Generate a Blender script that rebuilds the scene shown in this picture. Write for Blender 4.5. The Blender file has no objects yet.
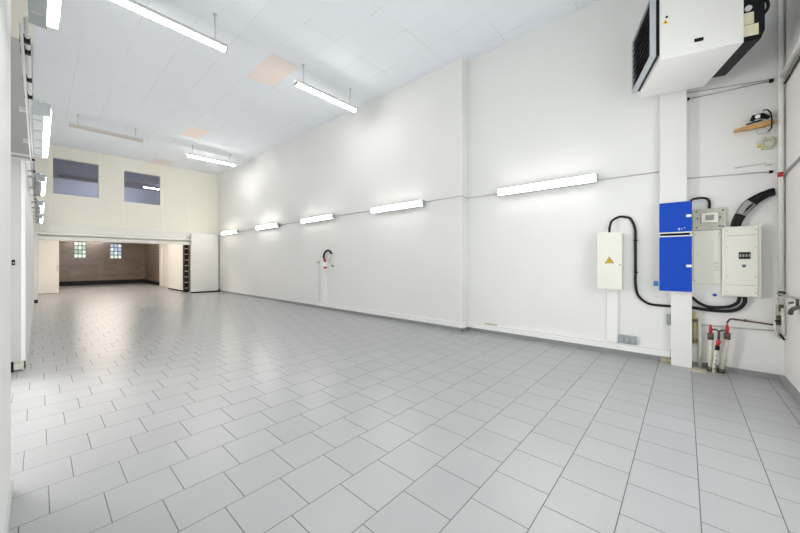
import bpy, bmesh, math
from mathutils import Vector, Matrix
C = bpy.context.scene.collection
S = bpy.context.scene

# ------------------------------------------------------------ camera, world, light, exposure
CAM_Z = 1.4025
cd = bpy.data.cameras.new('camera'); cam = bpy.data.objects.new('camera', cd); C.objects.link(cam)
cam.location = (0, 0, CAM_Z)
cam.rotation_euler = (math.pi/2, 0, -math.atan2(361.0, 320.5))
cd.sensor_fit = 'HORIZONTAL'; cd.sensor_width = 36.0
cd.lens = 320.5/800*36.0
cd.shift_y = -4.65/800
cd.clip_start = 0.02; cd.clip_end = 200
S.camera = cam

w = bpy.data.worlds.new('world'); S.world = w; w.use_nodes = True
w.node_tree.nodes['Background'].inputs[0].default_value = (1.0, 0.97, 0.94, 1)
w.node_tree.nodes['Background'].inputs[1].default_value = 0.7

S.view_settings.view_transform = 'Standard'
S.view_settings.look = 'None'
S.view_settings.exposure = 1.2
S.view_settings.gamma = 1.0
S.view_settings.use_curve_mapping = False

LAMP = 6.4           # fluorescent battens on the walls
LAMP_FAR = 12.0      # far pair of battens on either wall
LAMP_HUNG = 14.0     # suspended battens, open tubes
REAR_FILL = 60.0  # added hidden battens that brighten the rear room
WINDOW_FILL = 48.0         # added fill light through the made-up window in the end wall (W)

ld = bpy.data.lights.new('window_fill_light', 'AREA'); ld.shape = 'RECTANGLE'; ld.size = 4.0; ld.size_y = 2.9
ld.energy = WINDOW_FILL; ld.color = (1.0, 0.98, 0.96)
lo = bpy.data.objects.new('window_fill_light', ld); C.objects.link(lo)
lo.location = (2.3, -1.22, 1.95); lo.rotation_euler = (math.pi/2, 0, 0)   # shines into the room

SIDE_FILL = 210.0    # added fill light through the made-up side doorway (W)
ld = bpy.data.lights.new('side_fill_light', 'AREA'); ld.shape = 'RECTANGLE'; ld.size = 2.4; ld.size_y = 2.6
ld.energy = SIDE_FILL; ld.color = (1.0, 0.98, 0.96)
lo = bpy.data.objects.new('side_fill_light', ld); C.objects.link(lo)
lo.location = (-2.6, 8.2, 1.7)
lo.rotation_euler = Vector((8.2, -8.9, -0.1)).to_track_quat('-Z', 'Y').to_euler()

# ------------------------------------------------------------ materials
def mat(name, col, rough=0.6, metal=0.0, spec=0.5, noise=0.0, nscale=6.0, bump=0.0, bscale=40.0, emit=None, estr=0.0):
    m = bpy.data.materials.new(name); m.use_nodes = True
    nt = m.node_tree; b = nt.nodes['Principled BSDF']
    b.inputs['Base Color'].default_value = (*col, 1); b.inputs['Roughness'].default_value = rough
    b.inputs['Metallic'].default_value = metal; b.inputs['Specular IOR Level'].default_value = spec
    tc = nt.nodes.new('ShaderNodeTexCoord')
    if noise > 0:
        n = nt.nodes.new('ShaderNodeTexNoise'); n.inputs['Scale'].default_value = nscale; n.inputs['Detail'].default_value = 5
        nt.links.new(tc.outputs['Object'], n.inputs['Vector'])
        mx = nt.nodes.new('ShaderNodeMix'); mx.data_type = 'RGBA'
        mx.inputs[6].default_value = (*[c*(1-noise) for c in col], 1); mx.inputs[7].default_value = (*[min(1, c*(1+noise)) for c in col], 1)
        nt.links.new(n.outputs['Fac'], mx.inputs[0]); nt.links.new(mx.outputs[2], b.inputs['Base Color'])
    if bump > 0:
        n2 = nt.nodes.new('ShaderNodeTexNoise'); n2.inputs['Scale'].default_value = bscale; n2.inputs['Detail'].default_value = 3
        nt.links.new(tc.outputs['Object'], n2.inputs['Vector'])
        bp = nt.nodes.new('ShaderNodeBump'); bp.inputs['Strength'].default_value = bump; bp.inputs['Distance'].default_value = 0.01
        nt.links.new(n2.outputs['Fac'], bp.inputs['Height']); nt.links.new(bp.outputs['Normal'], b.inputs['Normal'])
    if emit:
        b.inputs['Emission Color'].default_value = (*emit, 1); b.inputs['Emission Strength'].default_value = estr
    return m

class NB:            # tiny node-building helper
    def __init__(s, nt): s.nt = nt
    def m(s, op, a, b=None, c=None):
        n = s.nt.nodes.new('ShaderNodeMath'); n.operation = op
        for i, v in enumerate((a, b, c)):
            if v is None: continue
            if isinstance(v, (int, float)): n.inputs[i].default_value = v
            else: s.nt.links.new(v, n.inputs[i])
        return n.outputs[0]
    def mix(s, f, a, b):
        n = s.nt.nodes.new('ShaderNodeMix'); n.data_type = 'RGBA'
        for i, v in ((0, f), (6, a), (7, b)):
            if isinstance(v, (int, float)): n.inputs[i].default_value = v
            elif isinstance(v, tuple): n.inputs[i].default_value = (*v, 1)
            else: s.nt.links.new(v, n.inputs[i])
        return n.outputs[2]

def grid_mat(name, ax, px, py, x0, y0, shift, gw, tile, grout, var, rough, grough, spec=0.5, bump=0.3, wear=0.05, faint=None):
    """tiles in a bond that shifts every row by `shift` of a tile; ax = which object axes run along / across the rows"""
    m = bpy.data.materials.new(name); m.use_nodes = True; nt = m.node_tree; k = NB(nt); b = nt.nodes['Principled BSDF']
    tc = nt.nodes.new('ShaderNodeTexCoord'); sp = nt.nodes.new('ShaderNodeSeparateXYZ'); nt.links.new(tc.outputs['Object'], sp.inputs[0])
    X, Y = sp.outputs[ax[0]], sp.outputs[ax[1]]
    ry = k.m('DIVIDE', k.m('SUBTRACT', Y, y0), py); row = k.m('FLOOR', ry); fy = k.m('SUBTRACT', ry, row)
    rx = k.m('SUBTRACT', k.m('DIVIDE', k.m('SUBTRACT', X, x0), px), k.m('MULTIPLY', row, shift)); col = k.m('FLOOR', rx); fx = k.m('SUBTRACT', rx, col)
    dx = k.m('MULTIPLY', k.m('MINIMUM', fx, k.m('SUBTRACT', 1.0, fx)), px)
    dy = k.m('MULTIPLY', k.m('MINIMUM', fy, k.m('SUBTRACT', 1.0, fy)), py)
    d = k.m('MINIMUM', dx, dy)
    mr = nt.nodes.new('ShaderNodeMapRange'); mr.interpolation_type = 'SMOOTHSTEP'
    nt.links.new(d, mr.inputs[0]); mr.inputs[1].default_value = gw*0.35; mr.inputs[2].default_value = gw*0.65
    msk = mr.outputs[0]
    cv = nt.nodes.new('ShaderNodeCombineXYZ'); nt.links.new(row, cv.inputs[0]); nt.links.new(col, cv.inputs[1])
    wn = nt.nodes.new('ShaderNodeTexWhiteNoise'); nt.links.new(cv.outputs[0], wn.inputs['Vector'])
    nz = nt.nodes.new('ShaderNodeTexNoise'); nz.inputs['Scale'].default_value = 2.3; nz.inputs['Detail'].default_value = 6; nz.inputs['Roughness'].default_value = 0.65
    nt.links.new(tc.outputs['Object'], nz.inputs['Vector'])
    f = k.m('ADD', k.m('MULTIPLY', wn.outputs['Value'], var), k.m('MULTIPLY', nz.outputs['Fac'], wear))
    f = k.m('ADD', f, 1.0 - var*0.5 - wear*0.5)
    vm = nt.nodes.new('ShaderNodeVectorMath'); vm.operation = 'SCALE'; vm.inputs[0].default_value = tile; nt.links.new(f, vm.inputs['Scale'])
    if faint:      # joints that come and go along their length
        n3 = nt.nodes.new('ShaderNodeTexNoise'); n3.inputs['Scale'].default_value = faint; nt.links.new(tc.outputs['Object'], n3.inputs['Vector'])
        mr2 = nt.nodes.new('ShaderNodeMapRange'); nt.links.new(n3.outputs['Fac'], mr2.inputs[0]); mr2.inputs[1].default_value = 0.42; mr2.inputs[2].default_value = 0.62
        msk = k.m('MAXIMUM', msk, k.m('SUBTRACT', 1.0, mr2.outputs[0]))
    nt.links.new(k.mix(msk, grout, vm.outputs[0]), b.inputs['Base Color'])
    rg = k.m('ADD', k.m('MULTIPLY', msk, rough-grough), grough)
    rg = k.m('ADD', rg, k.m('MULTIPLY', k.m('SUBTRACT', nz.outputs['Fac'], 0.5), 0.12))
    nt.links.new(rg, b.inputs['Roughness']); b.inputs['Specular IOR Level'].default_value = spec
    bp = nt.nodes.new('ShaderNodeBump'); bp.inputs['Strength'].default_value = bump; bp.inputs['Distance'].default_value = 0.004
    nt.links.new(msk, bp.inputs['Height']); nt.links.new(bp.outputs['Normal'], b.inputs['Normal'])
    return m

M = {}
M['floor'] = grid_mat('floor_tiles', (0, 1), 0.3330, 0.3385, 0.040, 0.6105, 1/3, 0.005, (0.40, 0.408, 0.418), (0.13, 0.13, 0.13), 0.05, 0.30, 0.8, spec=0.6, bump=0.5, wear=0.10)
M['ceiling'] = grid_mat('ceiling_boards', (0, 1), 0.635, 1.2, 0.52, 6.11, 0.0, 0.009, (0.845, 0.89, 0.945), (0.68, 0.70, 0.72), 0.02, 0.85, 0.9, spec=0.2, bump=0.2, wear=0.03, faint=1.3)
M['brick'] = grid_mat('brown_wall_tiles', (0, 2), 0.60, 0.20, 0.0, 0.26, 0.5, 0.012, (0.20, 0.15, 0.115), (0.12, 0.09, 0.07), 0.25, 0.22, 0.7, spec=0.6, bump=0.5, wear=0.2)
M['brick_side'] = grid_mat('brown_side_tiles', (1, 2), 0.60, 0.20, 0.0, 0.26, 0.5, 0.012, (0.19, 0.145, 0.11), (0.12, 0.09, 0.07), 0.25, 0.3, 0.7, spec=0.5, bump=0.5, wear=0.2)
M['wall'] = mat('white_wall_paint', (0.835, 0.835, 0.82), 0.6, noise=0.018, nscale=1.2, bump=0.12, bscale=25)
M['wall_left'] = mat('left_wall_paint', (0.84, 0.84, 0.83), 0.55, noise=0.03, nscale=2, bump=0.1)
M['wall_end'] = mat('end_wall_paint', (0.82, 0.80, 0.77), 0.65, noise=0.03, nscale=2.5, bump=0.25, bscale=18)
M['cream'] = mat('cream_board', (0.87, 0.85, 0.765), 0.6, noise=0.015, nscale=1)
M['cream_trim'] = mat('cream_trim', (0.90, 0.885, 0.80), 0.5)
M['beam'] = mat('beam_white', (0.84, 0.82, 0.78), 0.35)
M['gloss_white'] = mat('gloss_white', (0.86, 0.85, 0.82), 0.25)
M['white'] = mat('white_plastic', (0.90, 0.90, 0.895), 0.4)
M['white_steel'] = mat('white_steel', (0.83, 0.83, 0.82), 0.38, noise=0.02, nscale=3)
M['ivory'] = mat('ivory_plastic', (0.82, 0.81, 0.74), 0.4)
M['ivory_dark'] = mat('ivory_seam', (0.45, 0.44, 0.40), 0.5)
M['leaf'] = mat('door_leaf_white', (0.86, 0.84, 0.81), 0.4, noise=0.01)
M['grey_paint'] = mat('grey_casing', (0.36, 0.355, 0.34), 0.5, noise=0.05, nscale=1.5)
M['beige_paint'] = mat('beige_paint', (0.60, 0.58, 0.51), 0.6, noise=0.03)
M['skirt'] = mat('grey_skirting', (0.30, 0.31, 0.31), 0.5, noise=0.06)
M['black'] = mat('black_rubber', (0.008, 0.008, 0.009), 0.55, spec=0.25)
M['blackmetal'] = mat('black_metal', (0.006, 0.007, 0.010), 0.4, spec=0.2)
M['cable'] = mat('black_cable', (0.008, 0.008, 0.009), 0.42, spec=0.25)
M['grey'] = mat('grey_plastic', (0.36, 0.40, 0.42), 0.45)
M['lampgrey'] = mat('lamp_housing_grey', (0.40, 0.44, 0.45), 0.45)
M['lightgrey'] = mat('light_grey', (0.62, 0.63, 0.62), 0.45)
M['metal'] = mat('galvanised', (0.55, 0.55, 0.54), 0.4, metal=0.8)
M['alu'] = mat('aluminium_grey', (0.52, 0.56, 0.60), 0.4, metal=0.3)
M['conduit'] = mat('conduit_grey', (0.55, 0.55, 0.53), 0.5)
M['blue'] = mat('blue_enamel', (0.002, 0.062, 0.50), 0.5, spec=0.25, noise=0.06, nscale=2)
M['bluebox'] = mat('blue_plug', (0.05, 0.20, 0.55), 0.45)
M['meter'] = mat('meter_grey', (0.58, 0.57, 0.51), 0.5, noise=0.03)
M['display'] = mat('meter_display', (0.30, 0.31, 0.31), 0.3)
M['yellow'] = mat('yellow_paint', (0.62, 0.54, 0.14), 0.45)
M['sign'] = mat('warning_yellow', (0.90, 0.56, 0.02), 0.45)
M['sticker_cream'] = mat('cream_label', (0.75, 0.71, 0.52), 0.6, noise=0.12, nscale=30)
M['red'] = mat('red_handle', (0.55, 0.03, 0.03), 0.4)
M['copper'] = mat('dull_copper', (0.16, 0.07, 0.055), 0.45, metal=0.4)
M['brass'] = mat('dull_brass', (0.13, 0.115, 0.085), 0.45, metal=0.6)
M['wood'] = mat('pine_wood', (0.58, 0.34, 0.12), 0.6, noise=0.3, nscale=20)
M['pipe'] = mat('white_pipe', (0.80, 0.79, 0.75), 0.45, noise=0.05, nscale=5)
M['oldpipe'] = mat('chipped_white_pipe', (0.72, 0.70, 0.62), 0.5, noise=0.25, nscale=25)
M['coil'] = mat('pale_green_cable', (0.62, 0.64, 0.45), 0.5)
M['pink'] = mat('salmon_board', (0.93, 0.82, 0.765), 0.85, noise=0.04, nscale=2)
M['dirt'] = mat('pale_filler', (0.62, 0.58, 0.46), 0.9, noise=0.2, nscale=20, bump=0.5)
M['rubble'] = mat('stained_mortar', (0.42, 0.38, 0.26), 0.9, noise=0.35, nscale=25, bump=0.6)
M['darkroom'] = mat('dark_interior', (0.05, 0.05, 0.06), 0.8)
M['darkceil'] = mat('dark_ceiling', (0.10, 0.085, 0.075), 0.8)
M['tape'] = mat('grey_tape', (0.33, 0.33, 0.33), 0.5)
M['bluesticker'] = mat('blue_sticker', (0.03, 0.06, 0.50), 0.5)
M['scuff'] = mat('pale_scuff', (0.55, 0.65, 0.9), 0.6)
M['lamp'] = mat('lit_diffuser', (0.9, 0.9, 0.9), 0.4, emit=(1.0, 0.975, 0.94), estr=LAMP)
M['lamp_hung'] = mat('lit_tube', (0.9, 0.9, 0.9), 0.4, emit=(1.0, 0.97, 0.925), estr=LAMP_HUNG)
M['mezz_fill'] = mat('fill_diffuser_cool', (0.9, 0.9, 0.9), 0.4, emit=(0.90, 0.94, 1.0), estr=22.0)
M['lamp_far'] = mat('lit_diffuser_far', (0.9, 0.9, 0.9), 0.4, emit=(1.0, 0.975, 0.94), estr=LAMP_FAR)
M['lamp_hung_far'] = mat('lit_tube_far', (0.9, 0.9, 0.9), 0.4, emit=(1.0, 0.97, 0.925), estr=LAMP_HUNG*1.6)
M['lamp_warm'] = mat('lit_diffuser_warm', (0.9, 0.9, 0.85), 0.4, emit=(1.0, 0.93, 0.78), estr=LAMP_FAR)
M['rear_fill'] = mat('fill_diffuser_rear', (0.9, 0.9, 0.85), 0.4, emit=(1.0, 0.87, 0.75), estr=REAR_FILL)
M['lamp_off'] = mat('unlit_diffuser', (0.58, 0.53, 0.45), 0.35)
M['gb_green'] = mat('glass_block_green', (0.3, 0.5, 0.4), 0.15, emit=(0.33, 0.62, 0.47), estr=0.28)
M['gb_blue'] = mat('glass_block_blue', (0.4, 0.5, 0.7), 0.15, emit=(0.48, 0.60, 0.86), estr=0.32)
M['gb_pale'] = mat('glass_block_pale', (0.6, 0.7, 0.65), 0.15, emit=(0.80, 0.95, 0.88), estr=0.34)
M['gb_joint'] = mat('glass_block_joint', (0.16, 0.17, 0.16), 0.7)

def pane_mat(name, tint, refl):
    m = bpy.data.materials.new(name); m.use_nodes = True; nt = m.node_tree
    out = nt.nodes['Material Output']; nt.nodes.remove(nt.nodes['Principled BSDF'])
    t = nt.nodes.new('ShaderNodeBsdfTransparent'); t.inputs[0].default_value = (*tint, 1)
    g = nt.nodes.new('ShaderNodeBsdfGlossy'); g.inputs['Roughness'].default_value = 0.02; g.inputs['Color'].default_value = (0.86, 0.88, 1.0, 1)
    mx = nt.nodes.new('ShaderNodeMixShader'); mx.inputs[0].default_value = refl
    nt.links.new(t.outputs[0], mx.inputs[1]); nt.links.new(g.outputs[0], mx.inputs[2]); nt.links.new(mx.outputs[0], out.inputs[0])
    return m
M['pane_dark'] = pane_mat('tinted_pane', (0.80, 0.80, 0.86), 0.16)
M['pane_clear'] = pane_mat('clear_pane', (0.93, 0.96, 0.96), 0.06)

# ------------------------------------------------------------ mesh helpers
class MB:
    def __init__(s): s.bm = bmesh.new(); s.mi = 0
    def _f(s, vs):
        try:
            f = s.bm.faces.new(vs); f.material_index = s.mi; return f
        except ValueError: return None
    def box(s, x0, x1, y0, y1, z0, z1):
        if x0 > x1: x0, x1 = x1, x0
        if y0 > y1: y0, y1 = y1, y0
        v = [s.bm.verts.new(p) for p in ((x0,y0,z0),(x1,y0,z0),(x1,y1,z0),(x0,y1,z0),(x0,y0,z1),(x1,y0,z1),(x1,y1,z1),(x0,y1,z1))]
        for q in ((3,2,1,0),(4,5,6,7),(0,1,5,4),(1,2,6,5),(2,3,7,6),(3,0,4,7)): s._f([v[i] for i in q])
        return s
    def prism(s, pts, vec):
        """closed polygon pts (3-D) extruded by vec"""
        a = [s.bm.verts.new(p) for p in pts]; b = [s.bm.verts.new(Vector(p)+Vector(vec)) for p in pts]
        s._f(a[::-1]); s._f(b); n = len(pts)
        for i in range(n): s._f([a[i], a[(i+1) % n], b[(i+1) % n], b[i]])
        return s
    def tube(s, pts, r, seg=10, smooth=0, closed=False):
        P = [Vector(p) for p in pts]
        if smooth:
            Q = []; n = len(P); rng = n if closed else n-1
            for i in range(rng):
                if closed: p0, p1, p2, p3 = P[i-1], P[i], P[(i+1) % n], P[(i+2) % n]
                else: p0, p1, p2, p3 = P[max(i-1, 0)], P[i], P[i+1], P[min(i+2, n-1)]
                for k in range(smooth):
                    t = k/smooth
                    Q.append(0.5*((2*p1)+(p2-p0)*t+(2*p0-5*p1+4*p2-p3)*t*t+(3*p1-p0-3*p2+p3)*t**3))
            if not closed: Q.append(P[-1])
            P = Q
        R = r if isinstance(r, (list, tuple)) else [r]*len(P)
        n = len(P); rings = []; nrm = None
        for i in range(n):
            if closed: t = P[(i+1) % n]-P[i-1]
            else: t = P[min(i+1, n-1)]-P[max(i-1, 0)]
            t.normalize()
            if nrm is None:
                nrm = t.orthogonal().normalized()
            else:
                nrm = (nrm - t*nrm.dot(t)).normalized()
            bi = t.cross(nrm)
            rings.append([s.bm.verts.new(P[i]+(nrm*math.cos(2*math.pi*k/seg)+bi*math.sin(2*math.pi*k/seg))*R[i]) for k in range(seg)])
        for i in range(n if closed else n-1):
            A, B = rings[i], rings[(i+1) % n]
            for k in range(seg):
                f = s._f([A[k], A[(k+1) % seg], B[(k+1) % seg], B[k]])
                if f: f.smooth = True
        if not closed: s._f(rings[0][::-1]); s._f(rings[-1])
        return s
    def split(s, name, m, parent=None, bevel=0.0, xf=None):
        """every loose piece becomes an object of its own, all under the same name"""
        s.bm.faces.ensure_lookup_table(); seen = set(); out = []
        for f0 in list(s.bm.faces):
            if f0 in seen: continue
            st = [f0]; seen.add(f0); isl = []
            while st:
                f = st.pop(); isl.append(f)
                for v in f.verts:
                    for g in v.link_faces:
                        if g not in seen: seen.add(g); st.append(g)
            n = MB(); vm = {}
            for f in isl:
                for v in f.verts:
                    if v not in vm: vm[v] = n.bm.verts.new(v.co)
                k = n.bm.faces.new([vm[v] for v in f.verts]); k.material_index = f.material_index; k.smooth = f.smooth
            out.append(n.build(name, m, parent, bevel, xf))
        s.bm.free(); return out
    def build(s, name, m, parent=None, bevel=0.0, xf=None):
        bm = s.bm
        if bevel > 0:
            bmesh.ops.bevel(bm, geom=list(bm.edges), offset=bevel, segments=2, affect='EDGES', profile=0.6, clamp_overlap=True)
        if xf is not None: bmesh.ops.transform(bm, matrix=xf, verts=bm.verts)
        bmesh.ops.recalc_face_normals(bm, faces=bm.faces)
        if parent is not None:
            loc = Vector((0, 0, 0)); p = parent
            while p: loc += p.location; p = p.parent
            bmesh.ops.translate(bm, vec=-loc, verts=bm.verts)
        me = bpy.data.meshes.new(name); bm.to_mesh(me); bm.free()
        for x in (m if isinstance(m, (list, tuple)) else [m]): me.materials.append(x if not isinstance(x, str) else M[x])
        o = bpy.data.objects.new(name, me); C.objects.link(o)
        if parent is not None: o.parent = parent
        return o

def box(*a): return MB().box(*a)
def tag(o, label, cat, group=None):
    o['label'] = label; o['category'] = cat
    if group: o['group'] = group
    return o
def thing(name, loc, label, cat, group=None):
    o = bpy.data.objects.new(name, None); C.objects.link(o); o.location = loc; o.empty_display_size = 0.1
    return tag(o, label, cat, group)
def struct(name, mb, m, bevel=0.0):
    o = mb.build(name, m, bevel=bevel); o['kind'] = 'structure'; return o
def struct_empty(name, loc):
    o = bpy.data.objects.new(name, None); C.objects.link(o); o.location = loc; o['kind'] = 'structure'; return o
def dup(root, loc, label):
    r = root.copy(); C.objects.link(r); r.location = loc; r['label'] = label
    for ch in list(root.children):
        c = ch.copy(); C.objects.link(c); c.parent = r
        for g in list(ch.children):
            d = g.copy(); C.objects.link(d); d.parent = c
    return r

# ------------------------------------------------------------ the room
XR, XRR = 5.67, 5.875       # right wall, and its deeper bay nearest the camera
YP = 3.355                  # where the bay begins
YE = -0.885                 # end wall
YF = 16.63                  # facade of the rear room
H = 5.537
XL = -0.115                 # left wall
YB = 27.1                   # far wall of the rear room
ZB = 2.95

struct('floor', box(-0.9, 6.3, -1.05, YB+0.2, -0.12, 0), 'floor')
struct('ceiling', box(-0.9, 6.3, -1.05, YF+0.2, H, H+0.12), 'ceiling')
struct('wall_right', box(XR, XRR+0.25, YP, YF+0.2, 0, H), 'wall')
struct('wall_right_bay', box(XRR, XRR+0.25, YE-0.2, YP, 0, H), 'wall')
struct('wall_left', box(-0.55, XL, YE-0.2, 3.09, 0, H).box(-0.55, -0.36, 3.09, 3.3, 0, H).box(-0.55, -0.36, 6.2, 6.46, 0, H).box(-0.55, -0.36, 3.3, 6.2, 2.6, H)
       .box(-0.55, XL, 6.46, YB+0.2, 0, H), 'wall_left')  # doorway gap behind the recess added to let fill light in
# end wall with an added unseen window (behind the camera) for fill light
WX0, WX1, WZ0, WZ1 = 0.35, 4.25, 0.5, 3.3
struct('wall_front', box(XL, WX0, YE-0.2, YE, 0, H).box(WX1, XRR, YE-0.2, YE, 0, H)
       .box(WX0, WX1, YE-0.2, YE, 0, WZ0).box(WX0, WX1, YE-0.2, YE, WZ1, H), 'wall_end')
wn = struct_empty('window_5', (2.3, YE-0.1, WZ0))
fr = MB()
for x in (WX0, 1.65, 2.95, WX1): fr.box(x-0.04, x+0.04, YE-0.13, YE-0.07, WZ0, WZ1)
for z in (WZ0+0.04, WZ1-0.04): fr.box(WX0, WX1, YE-0.13, YE-0.07, z-0.04, z+0.04)
fr.build('window_frame', 'white', wn)
box(WX0, WX1, YE-0.104, YE-0.096, WZ0, WZ1).build('window_pane', 'pane_clear', wn)

# facade above the opening, with two windows
OZ = 2.165
W = [(0.327, 1.499, 3.813, 5.075), (2.239, 3.406, 3.790, 5.010)]
f = MB()
f.box(XL, W[0][0], YF, YF+0.2, OZ, H).box(W[0][1], W[1][0], YF, YF+0.2, OZ, H).box(W[1][1], XR, YF, YF+0.2, OZ, H)
for (a, b, c, d) in W: f.box(a, b, YF, YF+0.2, OZ, c).box(a, b, YF, YF+0.2, d, H)
f.box(4.62, XR, YF, YF+0.2, 0, OZ)
struct('wall_back', f, 'cream')
for i, x in enumerate((0.255, 1.565, 2.175, 3.475, 4.42)):
    struct('trim_%d' % (i+1), box(x-0.025, x+0.025, YF-0.012, YF, 2.76, H), 'cream_trim', 0.003)
for i, (a, b, c, d) in enumerate(W):
    wi = struct_empty('window_%d' % (i+1), ((a+b)/2, YF, c))
    t = 0.045
    MB().box(a-t, a, YF-0.03, YF+0.12, c-t, d+t).box(b, b+t, YF-0.03, YF+0.12, c-t, d+t).box(a, b, YF-0.03, YF+0.12, c-t, c).box(a, b, YF-0.03, YF+0.12, d, d+t).build('window_frame', 'cream_trim', wi)
    box(a, b, YF+0.05, YF+0.058, c, d).build('window_pane', 'pane_dark', wi)
# dark mezzanine room behind those windows
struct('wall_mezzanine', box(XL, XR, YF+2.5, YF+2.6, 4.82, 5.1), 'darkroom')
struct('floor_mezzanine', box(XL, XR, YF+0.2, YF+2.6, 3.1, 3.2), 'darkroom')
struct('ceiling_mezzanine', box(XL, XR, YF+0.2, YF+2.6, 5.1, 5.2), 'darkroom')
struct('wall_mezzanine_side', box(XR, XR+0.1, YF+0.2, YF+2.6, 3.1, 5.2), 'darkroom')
struct('wall_mezzanine_back', box(XL, XR, YF+2.5, YF+2.6, 3.2, 4.82), mat('pale_blue_paint', (0.72, 0.74, 0.79), 0.7))
t = thing('mezzanine_fill_lamp', (2.0, YF+1.3, 5.1), 'added unseen cool batten on the dark ceiling between the two upper windows', 'ceiling lamp')  # added hidden batten, brightens the pale wall behind the upper windows
box(1.95, 2.05, YF+0.6, YF+2.0, 5.06, 5.1).build('housing', 'lightgrey', t)
box(1.955, 2.045, YF+0.62, YF+1.98, 5.01, 5.06).build('diffuser', 'mezz_fill', t)
# beam over the opening, stepped, with the sliding-gate track
struct('trim_6', box(XL, 5.64, YF-0.06, YF, 2.44, 2.76), 'beam', 0.008)
struct('trim_7', box(XL, 4.50, YF-0.10, YF, OZ, 2.30), 'beam', 0.01)
rl = MB().box(-0.03, 4.50, YF-0.17, YF-0.06, 2.345, 2.43)
tag(rl.build('sliding_gate_track', 'gloss_white', bevel=0.012), 'long glossy white track along the beam over the far opening', 'track')
# left end of the opening: a cheek with a dark plinth
struct('trim_8', box(XL, -0.03, YF-0.2, YF+0.2, 0.12, 2.44), 'white', 0.004)
struct('trim_9', box(XL, -0.025, YF-0.21, YF+0.2, 0, 0.12), 'black')

# rear room
struct('wall_rear', box(XL, 5.0, YB, YB+0.2, 0, ZB), 'brick')
struct('wall_rear_right', box(4.75, 5.0, 23.35, YB, 0, ZB), 'brick_side')
struct('wall_rear_side', box(4.75, 5.0, YF+0.2, 20.9, 0, ZB).box(4.75, 5.0, 22.75, 23.35, 0, ZB).box(4.75, 5.0, 20.9, 22.75, 2.25, ZB).box(4.95, 5.0, 20.9, 22.75, 0, 2.25), 'beam')
struct('ceiling_rear', box(XL, 5.0, YF+0.2, YB+0.2, ZB, ZB+0.12), 'darkceil')
struct('baseboard_rear', box(XL, 4.75, YB-0.05, YB, 0, 0.25).box(4.70, 4.75, 23.35, YB-0.05, 0, 0.2), 'black')
d2 = struct_empty('door_2', (4.75, 21.8, 0))
MB().box(4.72, 4.80, 20.86, 20.95, 0, 2.3).box(4.72, 4.80, 22.70, 22.79, 0, 2.3).box(4.72, 4.80, 20.86, 22.79, 2.21, 2.3).build('door_frame', 'cream_trim', d2)
box(4.76, 4.80, 20.95, 22.70, 0.01, 2.21).build('door_panel', 'leaf', d2)
MB().tube([(4.76, 22.55, 1.02), (4.70, 22.55, 1.02), (4.70, 22.42, 1.02)], 0.012).build('door_handle', 'metal', d2)
# glass-block windows
for i, (a, b, c, d, cols) in enumerate([(1.379, 1.889, 1.632, 2.607, ('gb_pale', 'gb_green')), (2.973, 3.525, 1.60, 2.54, ('gb_pale', 'gb_blue'))]):
    wi = struct_empty('window_%d' % (i+3), ((a+b)/2, YB, c))
    box(a-0.02, b+0.02, YB-0.012, YB, c-0.02, d+0.02).build('window_frame', 'gb_joint', wi)
    g = MB(); nx, nz = 3, 4; sx = (b-a)/nx; sz = (d-c)/nz
    for ix in range(nx):
        for iz in range(nz):
            g.mi = 0 if (iz == 0 or (ix+iz+i) % 3 == 0) else 1
            g.box(a+ix*sx+0.022, a+(ix+1)*sx-0.022, YB-0.03, YB-0.012, c+iz*sz+0.03, c+(iz+1)*sz-0.03)
    g.build('glass_blocks', [M[cols[0]], M[cols[1]]], wi)

# skirting
struct('baseboard_right', box(XRR-0.03, XRR, YE, -0.08, 0, 0.055).box(XRR-0.012, XRR, -0.08, YP, 0, 0.07).box(XR-0.012, XR, YP-0.012, 8.4, 0, 0.07).box(XR-0.012, XR, 8.4, 16.45, 0, 0.07).box(XR-0.012, XRR-0.012, YP-0.012, YP, 0, 0.07), 'skirt')
struct('baseboard_front', box(0, XRR-0.03, YE, YE+0.045, 0, 0.058), 'skirt')
struct('baseboard_left', box(XL, XL+0.01, YE+0.046, 3.09, 0, 0.075).box(XL, XL+0.01, 6.46, 16.4, 0, 0.07), 'lightgrey')

# left opening: pilaster, grey box and jamb at its far side
struct('trim_10', box(-0.357, -0.05, 6.43, 6.458, 4.272, H).box(XL+0.002, -0.05, 6.458, 6.75, 4.272, H), 'beige_paint')
sb = thing('grey_reveal_box', (-0.2, 6.46, 2.75), 'dark grey box high at the far side of the left opening', 'shutter box')
box(-0.355, -0.05, 6.40, 6.458, 2.75, 4.27).build('casing', 'grey_paint', sb, 0.006)
box(-0.35, -0.06, 6.395, 6.40, 2.77, 2.80).build('edge_strip', 'lightgrey', sb)
struct('trim_11', box(-0.36, XL-0.002, 6.445, 6.46, 0.12, 2.75), 'lightgrey')
struct('trim_12', box(-0.155, -0.118, 6.42, 6.75, 0.10, 2.75), 'white', 0.003)
struct('trim_13', box(-0.36, -0.118, 6.40, 6.75, 0.02, 0.10).box(-0.14, -0.112, 6.395, 6.76, 0.0, 0.13), 'oldpipe')
struct('trim_14', box(-0.128, -0.116, 6.385, 6.395, 0.02, 0.12).box(-0.24, -0.215, 6.385, 6.40, 0.0, 0.13), 'black')
bk = thing('door_latch_plate', (-0.22, 6.45, 1.39), 'small black latch plate on the grey side door reveal', 'latch')
box(-0.232, -0.205, 6.43, 6.445, 1.36, 1.43).build('plate', 'black', bk, 0.003)
MB().tube([(-0.218, 6.43, 1.39), (-0.218, 6.42, 1.39)], 0.008).build('bolt', 'metal', bk)

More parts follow.
